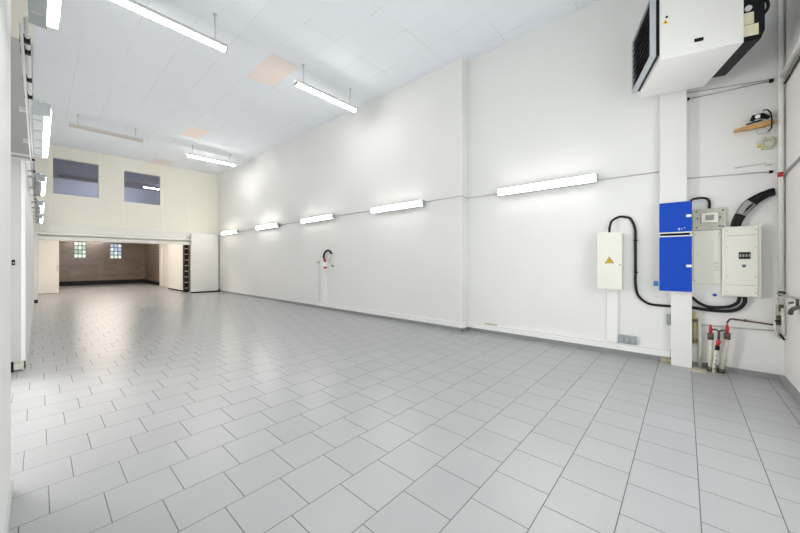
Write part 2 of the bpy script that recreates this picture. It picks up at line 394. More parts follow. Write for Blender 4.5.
# ------------------------------------------------------------ salmon boards in the ceiling
M['pink_faint'] = mat('faint_salmon_board', (0.88, 0.82, 0.78), 0.85)
def pinkb(x0, x1, y0, y1, label, m='pink'):
    o = box(x0, x1, y0, y1, H-0.006, H).build('ceiling_board', m); tag(o, label, 'ceiling panel', 'salmon boards in the ceiling')
pinkb(3.06, 3.665, 6.12, 7.29, 'salmon ceiling board beside the nearest right suspended tube')
pinkb(3.02, 3.60, 11.24, 12.30, 'salmon ceiling board in front of the far right suspended tube')
pinkb(3.05, 3.75, 15.75, 16.62, 'faint salmon ceiling board above the far cream facade', 'pink_faint')

# ------------------------------------------------------------ wall battens
LL = 1.64
def wall_lamp(name, x, y, z, side, m, label, group, so=0.05, cat='wall lamp'):
    """x = wall face; side -1: light leaves towards -x (right wall), +1: towards +x (left wall); standoff 0.05"""
    t = thing(name, (x, y, z), label, cat, group); s = side
    h = LL/2
    b = MB()
    for yy in (-0.55, 0.55): b.box(x, x+s*(so+0.005), y+yy-0.03, y+yy+0.03, z+0.025, z+0.055)
    b.split('mounting_bracket', 'metal', t)
    MB().box(x+s*so, x+s*(so+0.04), y-h, y+h, z-0.064, z+0.064).box(x+s*(so+0.04), x+s*(so+0.062), y-h, y+h, z-0.064, z-0.058).box(x+s*(so+0.04), x+s*(so+0.062), y-h, y+h, z+0.058, z+0.064).build('housing', 'lampgrey', t)
    # diffuser: rounded trough
    p = [(x+s*(so+0.040), -0.056), (x+s*(so+0.080), -0.054), (x+s*(so+0.100), -0.038), (x+s*(so+0.107), 0.0), (x+s*(so+0.100), 0.038), (x+s*(so+0.080), 0.054), (x+s*(so+0.040), 0.056)]
    MB().prism([(px, y-h+0.02, z+pz) for px, pz in p], (0, 2*h-0.04, 0)).build('diffuser', m, t)
    for e in (-1, 1):
        box(x+s*(so+0.040), x+s*(so+0.103), y+e*(h-0.02), y+e*h, z-0.055, z+0.055).build('end_cap', 'lampgrey' if e < 0 else 'lightgrey', t, 0.004)
    c = MB()
    for k in range(5):
        yy = y-h+0.14+k*(2*h-0.28)/4
        c.box(x+s*(so+0.005), x+s*(so+0.05), yy-0.012, yy+0.012, z-0.070, z-0.064)
    c.split('cover_clip', 'metal', t)
    return t
R1 = wall_lamp('wall_batten_lamp', XR, 5.07, 2.69, -1, 'lamp', 'lit white batten on the right wall just beyond the wall step', 'lit battens on the right wall')
dup(R1, (XRR, 1.83, 2.715), 'lit white batten on the right wall nearest the white duct')
dup(R1, (XR, 8.30, 2.70), 'third lit batten along the right wall, above the hose and white socket')
w4 = dup(R1, (XR, 11.50, 2.70), 'fourth lit batten along the right wall from the white duct')
def relamp(o, m):
    for ch in o.children:
        if ch.name.startswith('diffuser'):
            ch.data = ch.data.copy(); ch.data.materials[0] = M[m]
relamp(w4, 'lamp_far')
w5 = dup(R1, (XR, 14.95, 2.69), 'warm lit batten on the right wall nearest the far white sliding leaf')
relamp(w5, 'lamp_warm')
XLW = XL
L1 = wall_lamp('wall_batten_lamp', XLW, 1.69, 2.69, 1, 'lamp', 'grey backed lit batten at the top left corner of the photo', 'lit battens on the left wall', 0.08)
dup(L1, (XLW, 4.86, 2.69), 'second lit batten on the left, in front of the dark grey box')
dup(L1, (XLW, 8.17, 2.69), 'third lit batten along the left wall, beside the first dark window')
relamp(dup(L1, (XLW, 11.40, 2.69), 'fourth lit batten along the left wall, second from the far opening'), 'lamp_far')
relamp(dup(L1, (XLW, 14.60, 2.69), 'fifth lit batten along the left wall, nearest the far opening'), 'lamp_far')

# conduits behind the battens
cz = 2.70
c = MB().tube([(XR-0.014, 16.4, cz), (XR-0.014, YP+0.03, cz+0.03), (XR-0.014, YP-0.012, cz+0.032), (XRR-0.014, YP-0.014, cz+0.01), (XRR-0.014, 3.2, cz+0.015), (XRR-0.014, 0.27, 2.685)], 0.009, 8)
tag(c.build('wall_conduit', 'conduit'), 'thin grey conduit joining the battens along the right wall', 'conduit')
lc = thing('cable_rail', (XLW, 8, 2.7), 'pale cable rail with dark clips joining the battens on the left wall', 'rail')
RX = XLW+0.07
MB().tube([(RX, 2.62, 2.70), (RX, 16.3, 2.70)], 0.011, 8).split('tube', 'lightgrey', lc)
MB().tube([(RX-0.02, 2.62, 2.665), (RX-0.02, 16.3, 2.665)], 0.007, 8).split('tube', 'lightgrey', lc)
ck = MB()
for yy in (2.85, 3.0, 3.45, 3.8, 6.1, 6.9, 9.3, 9.9, 10.4, 12.5, 13.1, 13.6, 15.6): ck.box(RX-0.03, RX+0.012, yy-0.014, yy+0.014, 2.67, 2.713)
ck.split('clip', 'black', lc)
ar = MB()
for yy in (7.0, 9.6, 12.6, 15.7): ar.box(XLW, RX-0.012, yy-0.01, yy+0.01, 2.69, 2.71)
for yy in (6.25,): ar.box(-0.36, RX-0.012, yy-0.01, yy+0.01, 2.69, 2.71)
ar.split('arm', 'lightgrey', lc)

# ------------------------------------------------------------ suspended battens
def hang_lamp(x, y, z, m, label):
    t = thing('suspended_batten_lamp', (x, y, H), label, 'ceiling lamp', 'battens hung from the ceiling'); h = 0.81
    MB().box(x-h, x+h, y-0.06, y+0.06, z+0.045, z+0.06).box(x-h, x+h, y-0.06, y-0.054, z+0.004, z+0.045).box(x-h, x+h, y+0.054, y+0.06, z+0.004, z+0.045).build('housing', 'lightgrey', t)
    p = [(-0.052, 0.03), (-0.052, 0.0), (-0.036, -0.035), (0.0, -0.045), (0.036, -0.035), (0.052, 0.0), (0.052, 0.03)]
    MB().prism([(x-h+0.03, y+py, z+pz) for py, pz in p], (2*h-0.06, 0, 0)).build('diffuser', m, t)
    for e in (-1, 1):
        MB().prism([(x+e*(h-0.03), y+py*1.02, z+pz*1.02) for py, pz in p], (e*0.03, 0, 0)).build('end_cap', 'lamp_off', t)
        MB().tube([(x+e*(h-0.18), y, z+0.06), (x+e*(h-0.18), y, H-0.02)], 0.007, 8).build('suspension_rod', 'metal', t)
        MB().tube([(x+e*(h-0.18), y, H-0.02), (x+e*(h-0.18), y, H)], 0.03, 10).build('ceiling_rose', 'lightgrey', t)
    return t
hang_lamp(1.32, 5.86, 5.03, 'lamp_hung', 'nearest suspended lit batten, at top centre left of the photo')
hang_lamp(4.31, 5.98, 5.08, 'lamp_hung', 'suspended lit batten beside the large salmon ceiling board')
hang_lamp(4.26, 13.08, 5.16, 'lamp_hung_far', 'far suspended lit batten near the right wall and the cream facade')
hang_lamp(1.36, 12.75, 5.20, 'lamp_off', 'unlit suspended batten hanging before the two dark windows')
# added out-of-view battens that brighten the rear room
for yy, lb in ((18.3, 'added unseen warm batten on the low dark ceiling of the far room, nearest its opening'), (22.6, 'added unseen warm batten on the low dark ceiling deep in the far room')):
    t = thing('rear_fill_lamp', (2.3, yy, ZB), lb, 'ceiling lamp')
    box(1.4, 3.2, yy-0.06, yy+0.06, ZB-0.04, ZB).build('housing', 'lightgrey', t)
    box(1.42, 3.18, yy-0.05, yy+0.05, ZB-0.09, ZB-0.04).build('diffuser', 'rear_fill', t, 0.01)

# ------------------------------------------------------------ far doors
d1 = struct_empty('door_1', (0.28, 20.9, 0))
box(-0.03, 0.592, 20.88, 20.94, 0.015, 2.6).build('door_panel', 'leaf', d1, 0.004)
box(-0.03, 0.592, 20.90, 20.93, 0.0, 0.015).build('bottom_seal', 'black', d1)
MB().tube([(0.54, 20.88, 1.0), (0.54, 20.84, 1.0), (0.54, 20.84, 1.25), (0.54, 20.88, 1.25)], 0.013, 8).build('door_handle', 'metal', d1)
g = thing('sliding_gate_leaf', (5.09, YF-0.14, 0), 'tall white sliding leaf standing flat beside the right wall', 'gate')
box(4.505, 5.60, YF-0.17, YF-0.11, 0.06, 2.345).box(4.505, 5.60, YF-0.21, YF-0.172, 0.06, 2.66).build('panel', 'leaf', g, 0.004)
box(4.505, 5.60, YF-0.20, YF-0.12, 0.0, 0.06).build('bottom_seal', 'black', g)
box(5.60, 5.625, YF-0.21, YF-0.11, 0.0, 2.66).build('edge_strip', 'conduit', g)
box(5.595, 5.655, YF-0.24, YF-0.20, 0.0, 0.13).build('floor_guide', 'black', g, 0.004)
g = thing('folding_gate_leaf', (4.48, 18.6, 0), 'white folding leaf turned into the far room, left of the sliding leaf', 'gate')
A, B = Vector((4.42, 19.9, 0)), Vector((4.47, 17.6, 0)); dv = (B-A).normalized(); nv = Vector((-dv.y, dv.x, 0))
def slab(a, b, th, z0, z1): return MB().prism([(a+nv*0)[:2]+(z0,), (b)[:2]+(z0,), (b-nv*th)[:2]+(z0,), (a-nv*th)[:2]+(z0,)], (0, 0, z1-z0))
nv = -nv if nv.x > 0 else nv   # thickness goes towards the wall side
slab(A, B, 0.06, 0.07, 2.75).build('panel', 'leaf', g)
slab(A, B, 0.055, 0.0, 0.07).build('bottom_seal', 'black', g)
b = MB()
for k in range(9): b.box(4.47, 4.60, 17.235, 17.249, 0.18+k*0.26, 0.205+k*0.26)
b.split('hinge', 'leaf', g)
box(4.46, 4.62, 17.25, 17.50, 0.0, 2.6).build('dark_gap_block', 'black', g)  # dark gap between the leaves, put in as a black block
bb = MB().box(4.42, 4.50, YF-0.25, YF-0.175, 2.37, 2.40).tube([(4.46, YF-0.22, 2.40), (4.46, YF-0.22, 2.46), (4.43, YF-0.22, 2.48)], 0.012, 8)
tag(bb.build('gate_bracket', 'metal'), 'small grey bracket at the top corner where both white leaves meet', 'bracket')

# ------------------------------------------------------------ cable trunking along the right wall
sk = thing('skirting_trunking', (XR, 6, 0.07), 'long low white trunking running from the wall step to the far hose', 'trunking')
box(XR-0.035, XR-0.001, YP, 8.41, 0.07, 0.175).build('duct', 'white', sk, 0.004)
box(XR-0.038, XR-0.035, YP, 8.41, 0.158, 0.164).build('cover_seam', 'lightgrey', sk)
sk = thing('skirting_trunking', (XRR, 2, 0.07), 'low white trunking from the wall step to the white column', 'trunking')
MB().box(XRR-0.05, XRR-0.001, 0.145, YP-0.001, 0.07, 0.175).box(XR-0.035, XRR-0.05, YP-0.035, YP-0.001, 0.07, 0.175).build('duct', 'white', sk, 0.004)
box(XRR-0.053, XRR-0.05, 0.145, YP-0.04, 0.158, 0.164).build('cover_seam', 'lightgrey', sk)
# corner clip with brown ends
tag(MB().box(XRR-0.04, XRR-0.005, 2.70, 2.95, 0.176, 0.192).build('trunking_offcut', 'rubble'), 'small loose trunking offcut lying on the low trunking by the wall step', 'offcut')
# reel post far along the wall
hp = thing('hose_post_trunking', (XR, 7.99, 0.16), 'narrow upright white trunking below the far socket and hose', 'trunking')
box(XR-0.045, XR, 7.878, 8.105, 0.178, 1.13).build('duct', 'white', hp, 0.004)
sx = thing('wall_socket_box', (XR, 7.98, 1.13), 'white socket box with red strip on top of the narrow upright trunking', 'socket')
box(XR-0.09, XR, 7.85, 8.11, 1.135, 1.40).build('box', 'white', sx, 0.008)
box(XR-0.096, XR-0.09, 7.80, 7.97, 1.21, 1.262).build('red_strip', 'red', sx)
hs = thing('air_hose', (XR-0.06, 7.85, 1.4), 'short looped hose with red end above the far white socket box', 'hose')
MB().tube([(XR-0.06, 7.95, 1.41), (XR-0.06, 8.01, 1.55), (XR-0.06, 7.95, 1.68), (XR-0.06, 7.80, 1.735), (XR-0.06, 7.68, 1.69), (XR-0.06, 7.64, 1.62)], 0.028, 10, 6).build('hose', 'cable', hs)
MB().tube([(XR-0.06, 7.945, 1.402), (XR-0.06, 7.985, 1.50)], 0.034, 10).build('coupling', 'red', hs)
MB().tube([(XR-0.06, 7.64, 1.63), (XR-0.06, 7.74, 1.53), (XR-0.05, 7.80, 1.405)], 0.03, 10).build('nozzle', 'white', hs)
MB().tube([(XR-0.06, 7.80, 1.735), (XR, 7.80, 1.735)], 0.012, 8).build('hook', 'metal', hs)
ap = thing('air_pipe', (XR-0.02, 8.316, 0.16), 'thin white upright air pipe with grey valve left of the hose', 'pipe')
MB().tube([(XR-0.02, 8.316, 0.17), (XR-0.02, 8.316, 1.36)], 0.015, 8).build('tube', 'pipe', ap)
MB().tube([(XR-0.02, 8.316, 1.35), (XR-0.02, 8.316, 1.43)], 0.028, 10).tube([(XR-0.02, 8.28, 1.39), (XR-0.09, 8.36, 1.40)], 0.012, 8).build('valve', 'metal', ap)
tp = thing('wall_tap', (XR-0.03, 7.617, 1.283), 'small grey tap on the wall right of the far socket box', 'tap')
MB().tube([(XR, 7.617, 1.283), (XR-0.07, 7.617, 1.283)], 0.022, 10).build('body', 'metal', tp)
MB().tube([(XR-0.06, 7.617, 1.26), (XR-0.06, 7.617, 1.35)], 0.012, 8).build('lever', 'grey', tp)

# ------------------------------------------------------------ electrical corner
# white cabinet with warning sign
e = thing('electrical_cabinet', (XRR, 0.855, 1.0), 'white wall cabinet with a yellow warning triangle on its door', 'cabinet')
box(5.595, XRR-0.001, 0.685, 0.975, 1.008, 1.830).build('body', 'ivory', e, 0.006)
dr = box(5.58, 5.595, 0.677, 0.983, 1.0, 1.838).build('door', 'ivory', e, 0.005)
s = MB(); s.mi = 0
def tri(x, cy, cz, r, h): return [(x, cy+r, cz), (x, cy-r, cz), (x, cy, cz+h)]
s.mi = 1; s.prism(tri(5.58, 0.83, 1.383, 0.056, 0.097), (-0.002, 0, 0))
s.mi = 0; s.prism(tri(5.578, 0.83, 1.391, 0.043, 0.076), (-0.001, 0, 0))
s.mi = 1; s.prism([(5.577, 0.835, 1.447), (5.577, 0.819, 1.420), (5.577, 0.828, 1.420), (5.577, 0.823, 1.397), (5.577, 0.843, 1.426), (5.577, 0.833, 1.426)], (-0.001, 0, 0))
s.build('warning_sign', [M['sign'], M['black']], dr)
MB().tube([(5.58, 0.70, 1.36), (5.57, 0.70, 1.36)], 0.011, 10).build('lock', 'grey', dr)
box(5.578, 5.58, 0.70, 0.96, 1.08, 1.079).build('seam', 'lightgrey', dr)
vt = box(5.835, XRR, 0.757, 0.898, 0.178, 1.0).build('upright_trunking', 'white', bevel=0.004)
tag(vt, 'upright white trunking below the cabinet with the warning triangle', 'trunking')
so = thing('socket_strip', (5.84, 0.645, 0.178), 'grey triple socket strip standing on the low trunking', 'socket')
box(5.815, XRR, 0.53, 0.755, 0.178, 0.30).build('back_box', 'grey', so, 0.006)
for k in range(3):
    y = 0.568+k*0.0735
    sc = box(5.805, 5.815, y-0.031, y+0.031, 0.20, 0.28).build('socket_flap', 'lightgrey' if k == 9 else 'grey', so, 0.004)
    MB().box(5.800, 5.805, y-0.018, y+0.018, 0.215, 0.265).build('socket_lid', 'lampgrey', sc, 0.003)

# duct and column
du = thing('vertical_duct', (5.80, 0.115, 2.2), 'white square duct running up from the blue cabinets to the heater', 'duct')
box(5.725, XRR-0.002, -0.024, 0.255, 1.80, 3.98).build('shaft', 'white_steel', du, 0.006)
co = thing('cable_column', (5.79, 0.03, 0), 'white square column standing on the floor below the blue cabinets', 'column')
box(5.715, XRR, -0.073, 0.138, 0.0, 1.79).build('casing', 'white_steel', co, 0.004)
ks = thing('key_switch', (5.84, 0.155, 0.59), 'small grey switch on the wall left of the white column', 'switch')
box(5.825, XRR, 0.142, 0.19, 0.52, 0.67).build('body', 'grey', ks, 0.006)
box(5.818, 5.825, 0.152, 0.18, 0.57, 0.62).build('button', 'lampgrey', ks, 0.002)

# blue cabinets
def blue(z0, z1, lz, label, cutz):
    t = thing('blue_cabinet', (5.67, 0.095, z0), label, 'cabinet', 'blue cabinets on the white duct')
    box(5.64, 5.714, -0.066, 0.268, z0, z1).build('body', 'white_steel', t, 0.003)
    d = box(5.615, 5.64, -0.072, 0.258, z0+0.016, z1-(0.016 if z1 < 2 else 0.004)).build('door', 'blue', t, 0.004)
    zl = z0 if z1 > 2 else z1-0.013
    box(5.612, 5.64, -0.074, 0.266, zl, zl+0.013).build('edge_strip', 'white', t)
    lt = box(5.603, 5.615, -0.068, -0.016, lz-0.017, lz+0.017).build('latch', 'white', d, 0.003)
    return t, d
t1, dd1 = blue(1.785, 2.20, 2.003, 'upper small bright blue cabinet on the white duct', 0)
t2, dd2 = blue(0.995, 1.752, 1.349, 'lower tall bright blue cabinet above the white column', 0)
b = MB()
for y, z, r in ((0.055, 1.84, 0.007), (0.03, 1.836, 0.005), (0.0, 1.85, 0.005), (0.052, 1.825, 0.005)): b.box(5.613, 5.615, y-r, y+r, z-r*1.3, z+r*1.3)
b.split('paint_scuff', 'scuff', dd1)
box(5.66, 5.713, -0.05, 0.25, 1.754, 1.783).build('spacer', 'black', t1)
pl = thing('blue_plug', (5.72, 0.30, 1.1), 'small blue socket sticking out left of the lower blue cabinet', 'plug')
box(5.68, 5.74, 0.269, 0.325, 1.068, 1.135).build('body', 'bluebox', pl, 0.006)
box(5.67, 5.68, 0.277, 0.317, 1.08, 1.123).build('lid', 'bluebox', pl, 0.003)
bk = box(5.74, XRR, 0.27, 0.31, 1.08, 1.12).build('bracket', 'grey', pl)

# meter
me = thing('electricity_meter', (5.84, -0.25, 1.82), 'beige grey meter board with small display right of the upper blue cabinet', 'meter')
box(5.845, XRR, -0.402, -0.082, 1.825, 2.105).build('board', 'meter', me, 0.004)
ms = box(5.80, 5.845, -0.325, -0.165, 1.915, 2.045).build('meter_case', 'ivory', me, 0.006)
box(5.797, 5.80, -0.285, -0.205, 1.945, 2.015).build('display', 'display', ms)
b = MB()
for y, z in ((-0.12, 2.07), (-0.12, 1.86), (-0.37, 2.07), (-0.37, 1.86), (-0.13, 1.98), (-0.345, 1.98), (-0.34, 1.87)): b.tube([(5.845, y, z), (5.838, y, z)], 0.009, 8)
b.split('screw', 'blackmetal', me)
# wall board below the meter
wb = thing('backing_board', (5.86, -0.22, 1.0), 'pale cream backing board fixed below the meter', 'board')
box(5.86, XRR, -0.352, -0.09, 1.12, 1.82).build('board', 'ivory', wb, 0.002)
b = MB()
for z in (1.30, 1.34, 1.38): b.box(5.852, 5.86, -0.335, -0.29, z-0.008, z+0.008)
b.split('terminal', 'lightgrey', wb)
b = MB()
for y, z in ((-0.105, 1.77), (-0.335, 1.77), (-0.105, 1.15), (-0.3, 1.4), (-0.13, 1.5)): b.tube([(5.86, y, z), (5.855, y, z)], 0.007, 8)
b.split('screw', 'grey', wb)

# breaker panel
bp = thing('breaker_panel', (5.81, -0.52, 0.97), 'large cream breaker panel with a small black window', 'breaker panel')
box(5.76, XRR, -0.690, -0.357, 0.972, 1.842).build('body', 'ivory', bp, 0.006)
dr = box(5.742, 5.76, -0.660, -0.385, 0.985, 1.83).build('cover', 'ivory', bp, 0.004)
b = MB()
for z in (1.115, 1.73): b.box(5.740, 5.742, -0.65, -0.395, z-0.003, z+0.003)
b.split('seam', 'ivory_dark', dr)
wnd = box(5.735, 5.742, -0.600, -0.500, 1.438, 1.522).build('window', 'blackmetal', dr, 0.003)
b = MB()
for y in (-0.59, -0.565, -0.54, -0.515): b.box(5.732, 5.735, y-0.007, y+0.007, 1.463, 1.497)
b.split('breaker', 'display', wnd)
box(5.735, 5.742, -0.562, -0.527, 1.335, 1.376).build('rocker', 'grey', dr, 0.003)
box(5.733, 5.735, -0.556, -0.533, 1.342, 1.36).build('rocker_key', 'blackmetal', dr)
b = MB()
for z in (1.03, 1.22, 1.58, 1.79):
    for y in (-0.641, -0.402): b.tube([(5.742, y, z), (5.736, y, z)], 0.01, 10)
b.split('screw', 'lightgrey', dr)

# ---------------------------------------------- cables
def cable(name, pts, r, label, m='cable', cat='cable', sm=8, extra=None):
    o = MB().tube(pts, r, 10, sm).build(name, m); tag(o, label, cat); return o
x = 5.845
pc = thing('power_cable', (5.84, 0.6, 1.9), 'black cable arching from the warning cabinet down to the white column', 'cable')
MB().tube([(5.73, 0.850, 1.837), (5.73, 0.850, 1.87), (5.755, 0.848, 1.94), (5.80, 0.825, 2.03), (x, 0.74, 2.085), (x, 0.66, 2.075), (x, 0.60, 2.04), (x, 0.548, 1.90), (x, 0.542, 1.70), (x, 0.54, 1.30), (x, 0.54, 1.08), (x, 0.51, 0.91), (x, 0.40, 0.805), (x, 0.27, 0.785), (x, 0.139, 0.785)], 0.017, 10, 8).build('sheath', 'cable', pc)
for yy, zz in ((0.5425, 1.72), (0.54, 1.25)):
    box(x-0.02, XRR-0.003, yy-0.03, yy+0.02, zz-0.008, zz+0.008).build('cable_clip', 'black', pc)
cable('meter_cable', [(5.73, -0.067, 2.205), (5.80, -0.075, 2.235), (5.82, -0.15, 2.250), (5.83, -0.215, 2.235), (5.84, -0.243, 2.19), (5.858, -0.245, 2.106)], 0.014, 'short black cable from the upper blue cabinet down to the meter')
cb = thing('cable_bundle', (5.82, -0.55, 1.85), 'thick bundle of black cables rising from the breaker panel to the corner', 'cable')
for k, (dy, dz, dx) in enumerate(((0, 0, 0), (-0.032, -0.03, 0.02), (0.02, 0.025, 0.02), (-0.012, -0.015, -0.025))):
    MB().tube([(5.82+dx, -0.475+dy, 1.852), (5.81+dx, -0.50+dy, 1.95+dz*0.4), (5.80+dx, -0.565+dy, 2.08+dz), (5.80+dx, -0.65+dy*0.7, 2.17+dz), (5.83+dx*0.6, -0.75, 2.23+dz), (5.872, -0.80+dy*0.1, 2.25+dz)], 0.021, 10, 8).build('cable', 'cable', cb)
MB().tube([(5.81, -0.525, 1.99), (5.805, -0.575, 2.085), (5.80, -0.615, 2.13)], 0.052, 14, 5).build('tape_wrap', 'tape', cb)
cable('feed_cable', [(5.80, -0.515, 0.975), (5.80, -0.50, 0.90), (5.80, -0.44, 0.845), (5.80, -0.36, 0.822), (5.80, -0.24, 0.815), (5.80, -0.15, 0.855), (5.79, -0.074, 0.93)], 0.019, 'upper black cable sagging from the breaker panel to the white column')
cable('feed_cable', [(5.82, -0.56, 0.975), (5.82, -0.555, 0.89), (5.82, -0.50, 0.81), (5.82, -0.40, 0.775), (5.82, -0.25, 0.772), (5.82, -0.074, 0.79)], 0.021, 'lower black cable sagging from the breaker panel to the white column')
tag(MB().prism([(XRR-0.002, -0.27, 0.965), (XRR-0.002, -0.285, 0.99), (XRR-0.002, -0.31, 0.985), (XRR-0.002, -0.32, 0.965), (XRR-0.002, -0.30, 0.945)], (0.002, 0, 0)).build('wall_sticker', 'bluesticker'), 'tiny blue sticker on the wall left under the breaker panel', 'sticker')

# thin pipes / wires over the bay
o = thing('wall_wire', (5.86, -0.4, 3.6), 'pair of thin wires running from under the heater to a black end clip', 'wire')
MB().tube([(5.86, -0.026, 3.615), (5.86, -0.775, 3.585)], 0.006, 8).tube([(5.86, -0.026, 3.70), (5.86, -0.80, 3.60)], 0.005, 8).split('wire', 'grey', o)
MB().box(5.845, XRR, -0.80, -0.765, 3.565, 3.605).box(5.845, XRR, -0.05, -0.027, 3.60, 3.63).split('clip', 'black', o)
o = thing('lower_wall_conduit', (5.86, -0.4, 2.5), 'thin grey conduit crossing the wall above the meter', 'conduit')
MB().tube([(5.862, -0.026, 2.54), (5.862, -0.795, 2.49)], 0.007, 8).build('tube', 'conduit', o)
MB().box(5.855, XRR, -0.795, -0.765, 2.475, 2.505).build('clip', 'black', o)
MB().tube([(5.865, -0.478, 2.595), (5.865, -0.70, 2.595), (5.865, -0.735, 2.61), (5.865, -0.735, 2.575), (5.865, -0.79, 2.58)], 0.004, 6).build('bell_wire', 'conduit', o)

# corner pipe
cp = thing('corner_pipe', (5.80, -0.80, 0), 'tall white pipe running up the corner of the room', 'pipe')
MB().tube([(5.79, -0.848, 1.08), (5.79, -0.848, H)], 0.024, 14).build('tube', 'pipe', cp)
MB().tube([(5.835, -0.864, 1.08), (5.835, -0.864, H)], 0.012, 10).build('thin_tube', 'pipe', cp)
b = MB()
for z in (1.12, 1.45, 2.02, 2.35, 2.43, 3.2, 3.95, 4.08, 4.18, 4.26, 4.33): b.box(5.815, XRR, -0.852, -0.834, z-0.012, z+0.012)
b.split('clip', 'black', cp)
MB().tube([(5.79, -0.848, 2.40), (5.79, -0.848, 2.455)], 0.029, 14).build('red_tag', 'red', cp)
# end wall pieces
cable('end_wall_conduit', [(5.755, YE+0.03, 3.57), (5.0, YE+0.03, 3.565), (4.40, YE+0.03, 3.56)], 0.026, 'white conduit running across the end wall from the corner pipe', 'pipe', 'conduit', 0)
cable('end_wall_cable', [(5.755, YE+0.014, 3.48), (5.0, YE+0.014, 3.47), (4.40, YE+0.014, 3.475)], 0.012, 'dark cable following below the white conduit on the end wall', 'cable', 'cable', 0)
cable('grey_end_wall_cable', [(5.76, YE+0.02, 2.42), (5.40, YE+0.02, 2.44), (5.0, YE+0.02, 2.45), (4.60, YE+0.02, 2.46)], 0.012, 'grey cable leaving the red tag across the end wall', 'grey', 'cable', 0)
ep = thing('end_wall_pipe', (5.2, YE+0.03, 1.0), 'grey pipe with a dark tap low on the end wall', 'pipe')
MB().tube([(5.80, YE+0.06, 1.03), (5.5, YE+0.03, 1.02), (4.55, YE+0.03, 1.035)], 0.013, 10).build('tube', 'metal', ep)
MB().tube([(5.20, YE+0.06, 0.86), (5.16, YE+0.06, 0.90), (5.04, YE+0.05, 0.94), (4.70, YE+0.05, 0.985)], 0.02, 10, 4).build('tap_body', 'brass', ep)
MB().tube([(4.98, YE+0.05, 0.95), (4.98, YE+0.05, 1.035)], 0.012, 8).tube([(5.04, YE+0.09, 0.985), (4.94, YE+0.09, 1.0)], 0.012, 8).split('tap_lever', 'brass', ep)
# valve cluster in the corner
vc = thing('valve_cluster', (5.80, -0.846, 0.5), 'cluster of corroded valves at the foot of the corner pipe', 'valve')
MB().tube([(5.80, -0.816, 0.98), (5.80, -0.826, 0.52)], 0.018, 10).tube([(5.78, -0.801, 0.90), (5.78, -0.801, 0.60), (5.80, -0.846, 0.50)], 0.012, 10).tube([(5.76, -0.856, 0.86), (5.76, -0.866, 0.55)], 0.014, 10).split('tube', 'oldpipe', vc)
MB().tube([(5.79, -0.821, 0.66), (5.79, -0.821, 0.77)], 0.028, 10).tube([(5.79, -0.846, 0.82), (5.79, -0.846, 0.90)], 0.02, 10).tube([(5.77, -0.846, 1.00), (5.77, -0.846, 1.06)], 0.026, 10).split('valve_body', 'brass', vc)
MB().box(5.75, 5.775, -0.841, -0.796, 0.70, 0.72).box(5.75, 5.78, -0.876, -0.826, 1.03, 1.05).tube([(5.77, -0.836, 0.56), (5.76, -0.871, 0.49)], 0.01, 8).split('handle', 'blackmetal', vc)

# shelf plank with gadget, cable coil
pk = thing('wooden_bracket', (5.80, -0.62, 3.05), 'orange wooden batten sticking out of the corner high on the wall', 'bracket')
MB().prism([(5.765, -0.463, 3.028), (5.765, -0.60, 3.020), (5.765, -0.80, 3.043), (5.765, -0.80, 3.090), (5.765, -0.62, 3.080), (5.765, -0.463, 3.055)], (0.05, 0, 0)).build('batten', 'wood', pk)
box(5.815, XRR, -0.74, -0.70, 3.04, 3.075).build('support', 'wood', pk)
MB().tube([(5.77, -0.63, 3.03), (5.79, -0.67, 2.95), (5.80, -0.76, 2.95), (5.79, -0.772, 3.03)], 0.004, 6).build('wire_hook', 'grey', pk)
gd = thing('wall_gadget', (5.79, -0.68, 3.09), 'black gadget with white face and loose wires lying on the orange batten', 'gadget')
MB().tube([(5.79, -0.615, 3.125), (5.79, -0.63, 3.165), (5.79, -0.70, 3.165), (5.79, -0.76, 3.125)], [0.020, 0.03, 0.034, 0.02], 12).build('body', 'blackmetal', gd)
MB().tube([(5.765, -0.66, 3.155), (5.748, -0.66, 3.155)], 0.022, 14).build('face', 'white', gd)
MB().tube([(5.79, -0.57, 3.093), (5.79, -0.62, 3.103), (5.79, -0.70, 3.115)], 0.009, 8).build('lead', 'black', gd)
lw = MB().tube([(5.745, -0.70, 3.21), (5.745, -0.735, 3.21), (5.745, -0.765, 3.15), (5.745, -0.770, 3.05), (5.745, -0.765, 2.98), (5.745, -0.74, 2.955)], 0.007, 8, 4)
tag(lw.build('loose_wire', 'black'), 'loose black wire dangling from the gadget in front of the orange batten', 'wire')
cl = thing('cable_coil', (5.83, -0.75, 2.84), 'pale green coil of cable hanging below the orange batten', 'coil')
b = MB()
for k in range(4):
    rr = 0.052+0.006*k; b.tube([(5.84+0.008*(k % 2), -0.750+rr*math.cos(a*math.pi/8)*0.85, 2.84+rr*math.sin(a*math.pi/8)) for a in range(16)], 0.008, 8, 0, True)
b.build('loops', 'coil', cl)
MB().box(5.82, 5.86, -0.695, -0.67, 2.80, 2.83).box(5.82, 5.86, -0.72, -0.70, 2.77, 2.80).split('tie', 'yellow', cl)
MB().tube([(XRR, -0.735, 2.905), (5.82, -0.735, 2.905)], 0.007, 8).build('nail', 'grey', cl)

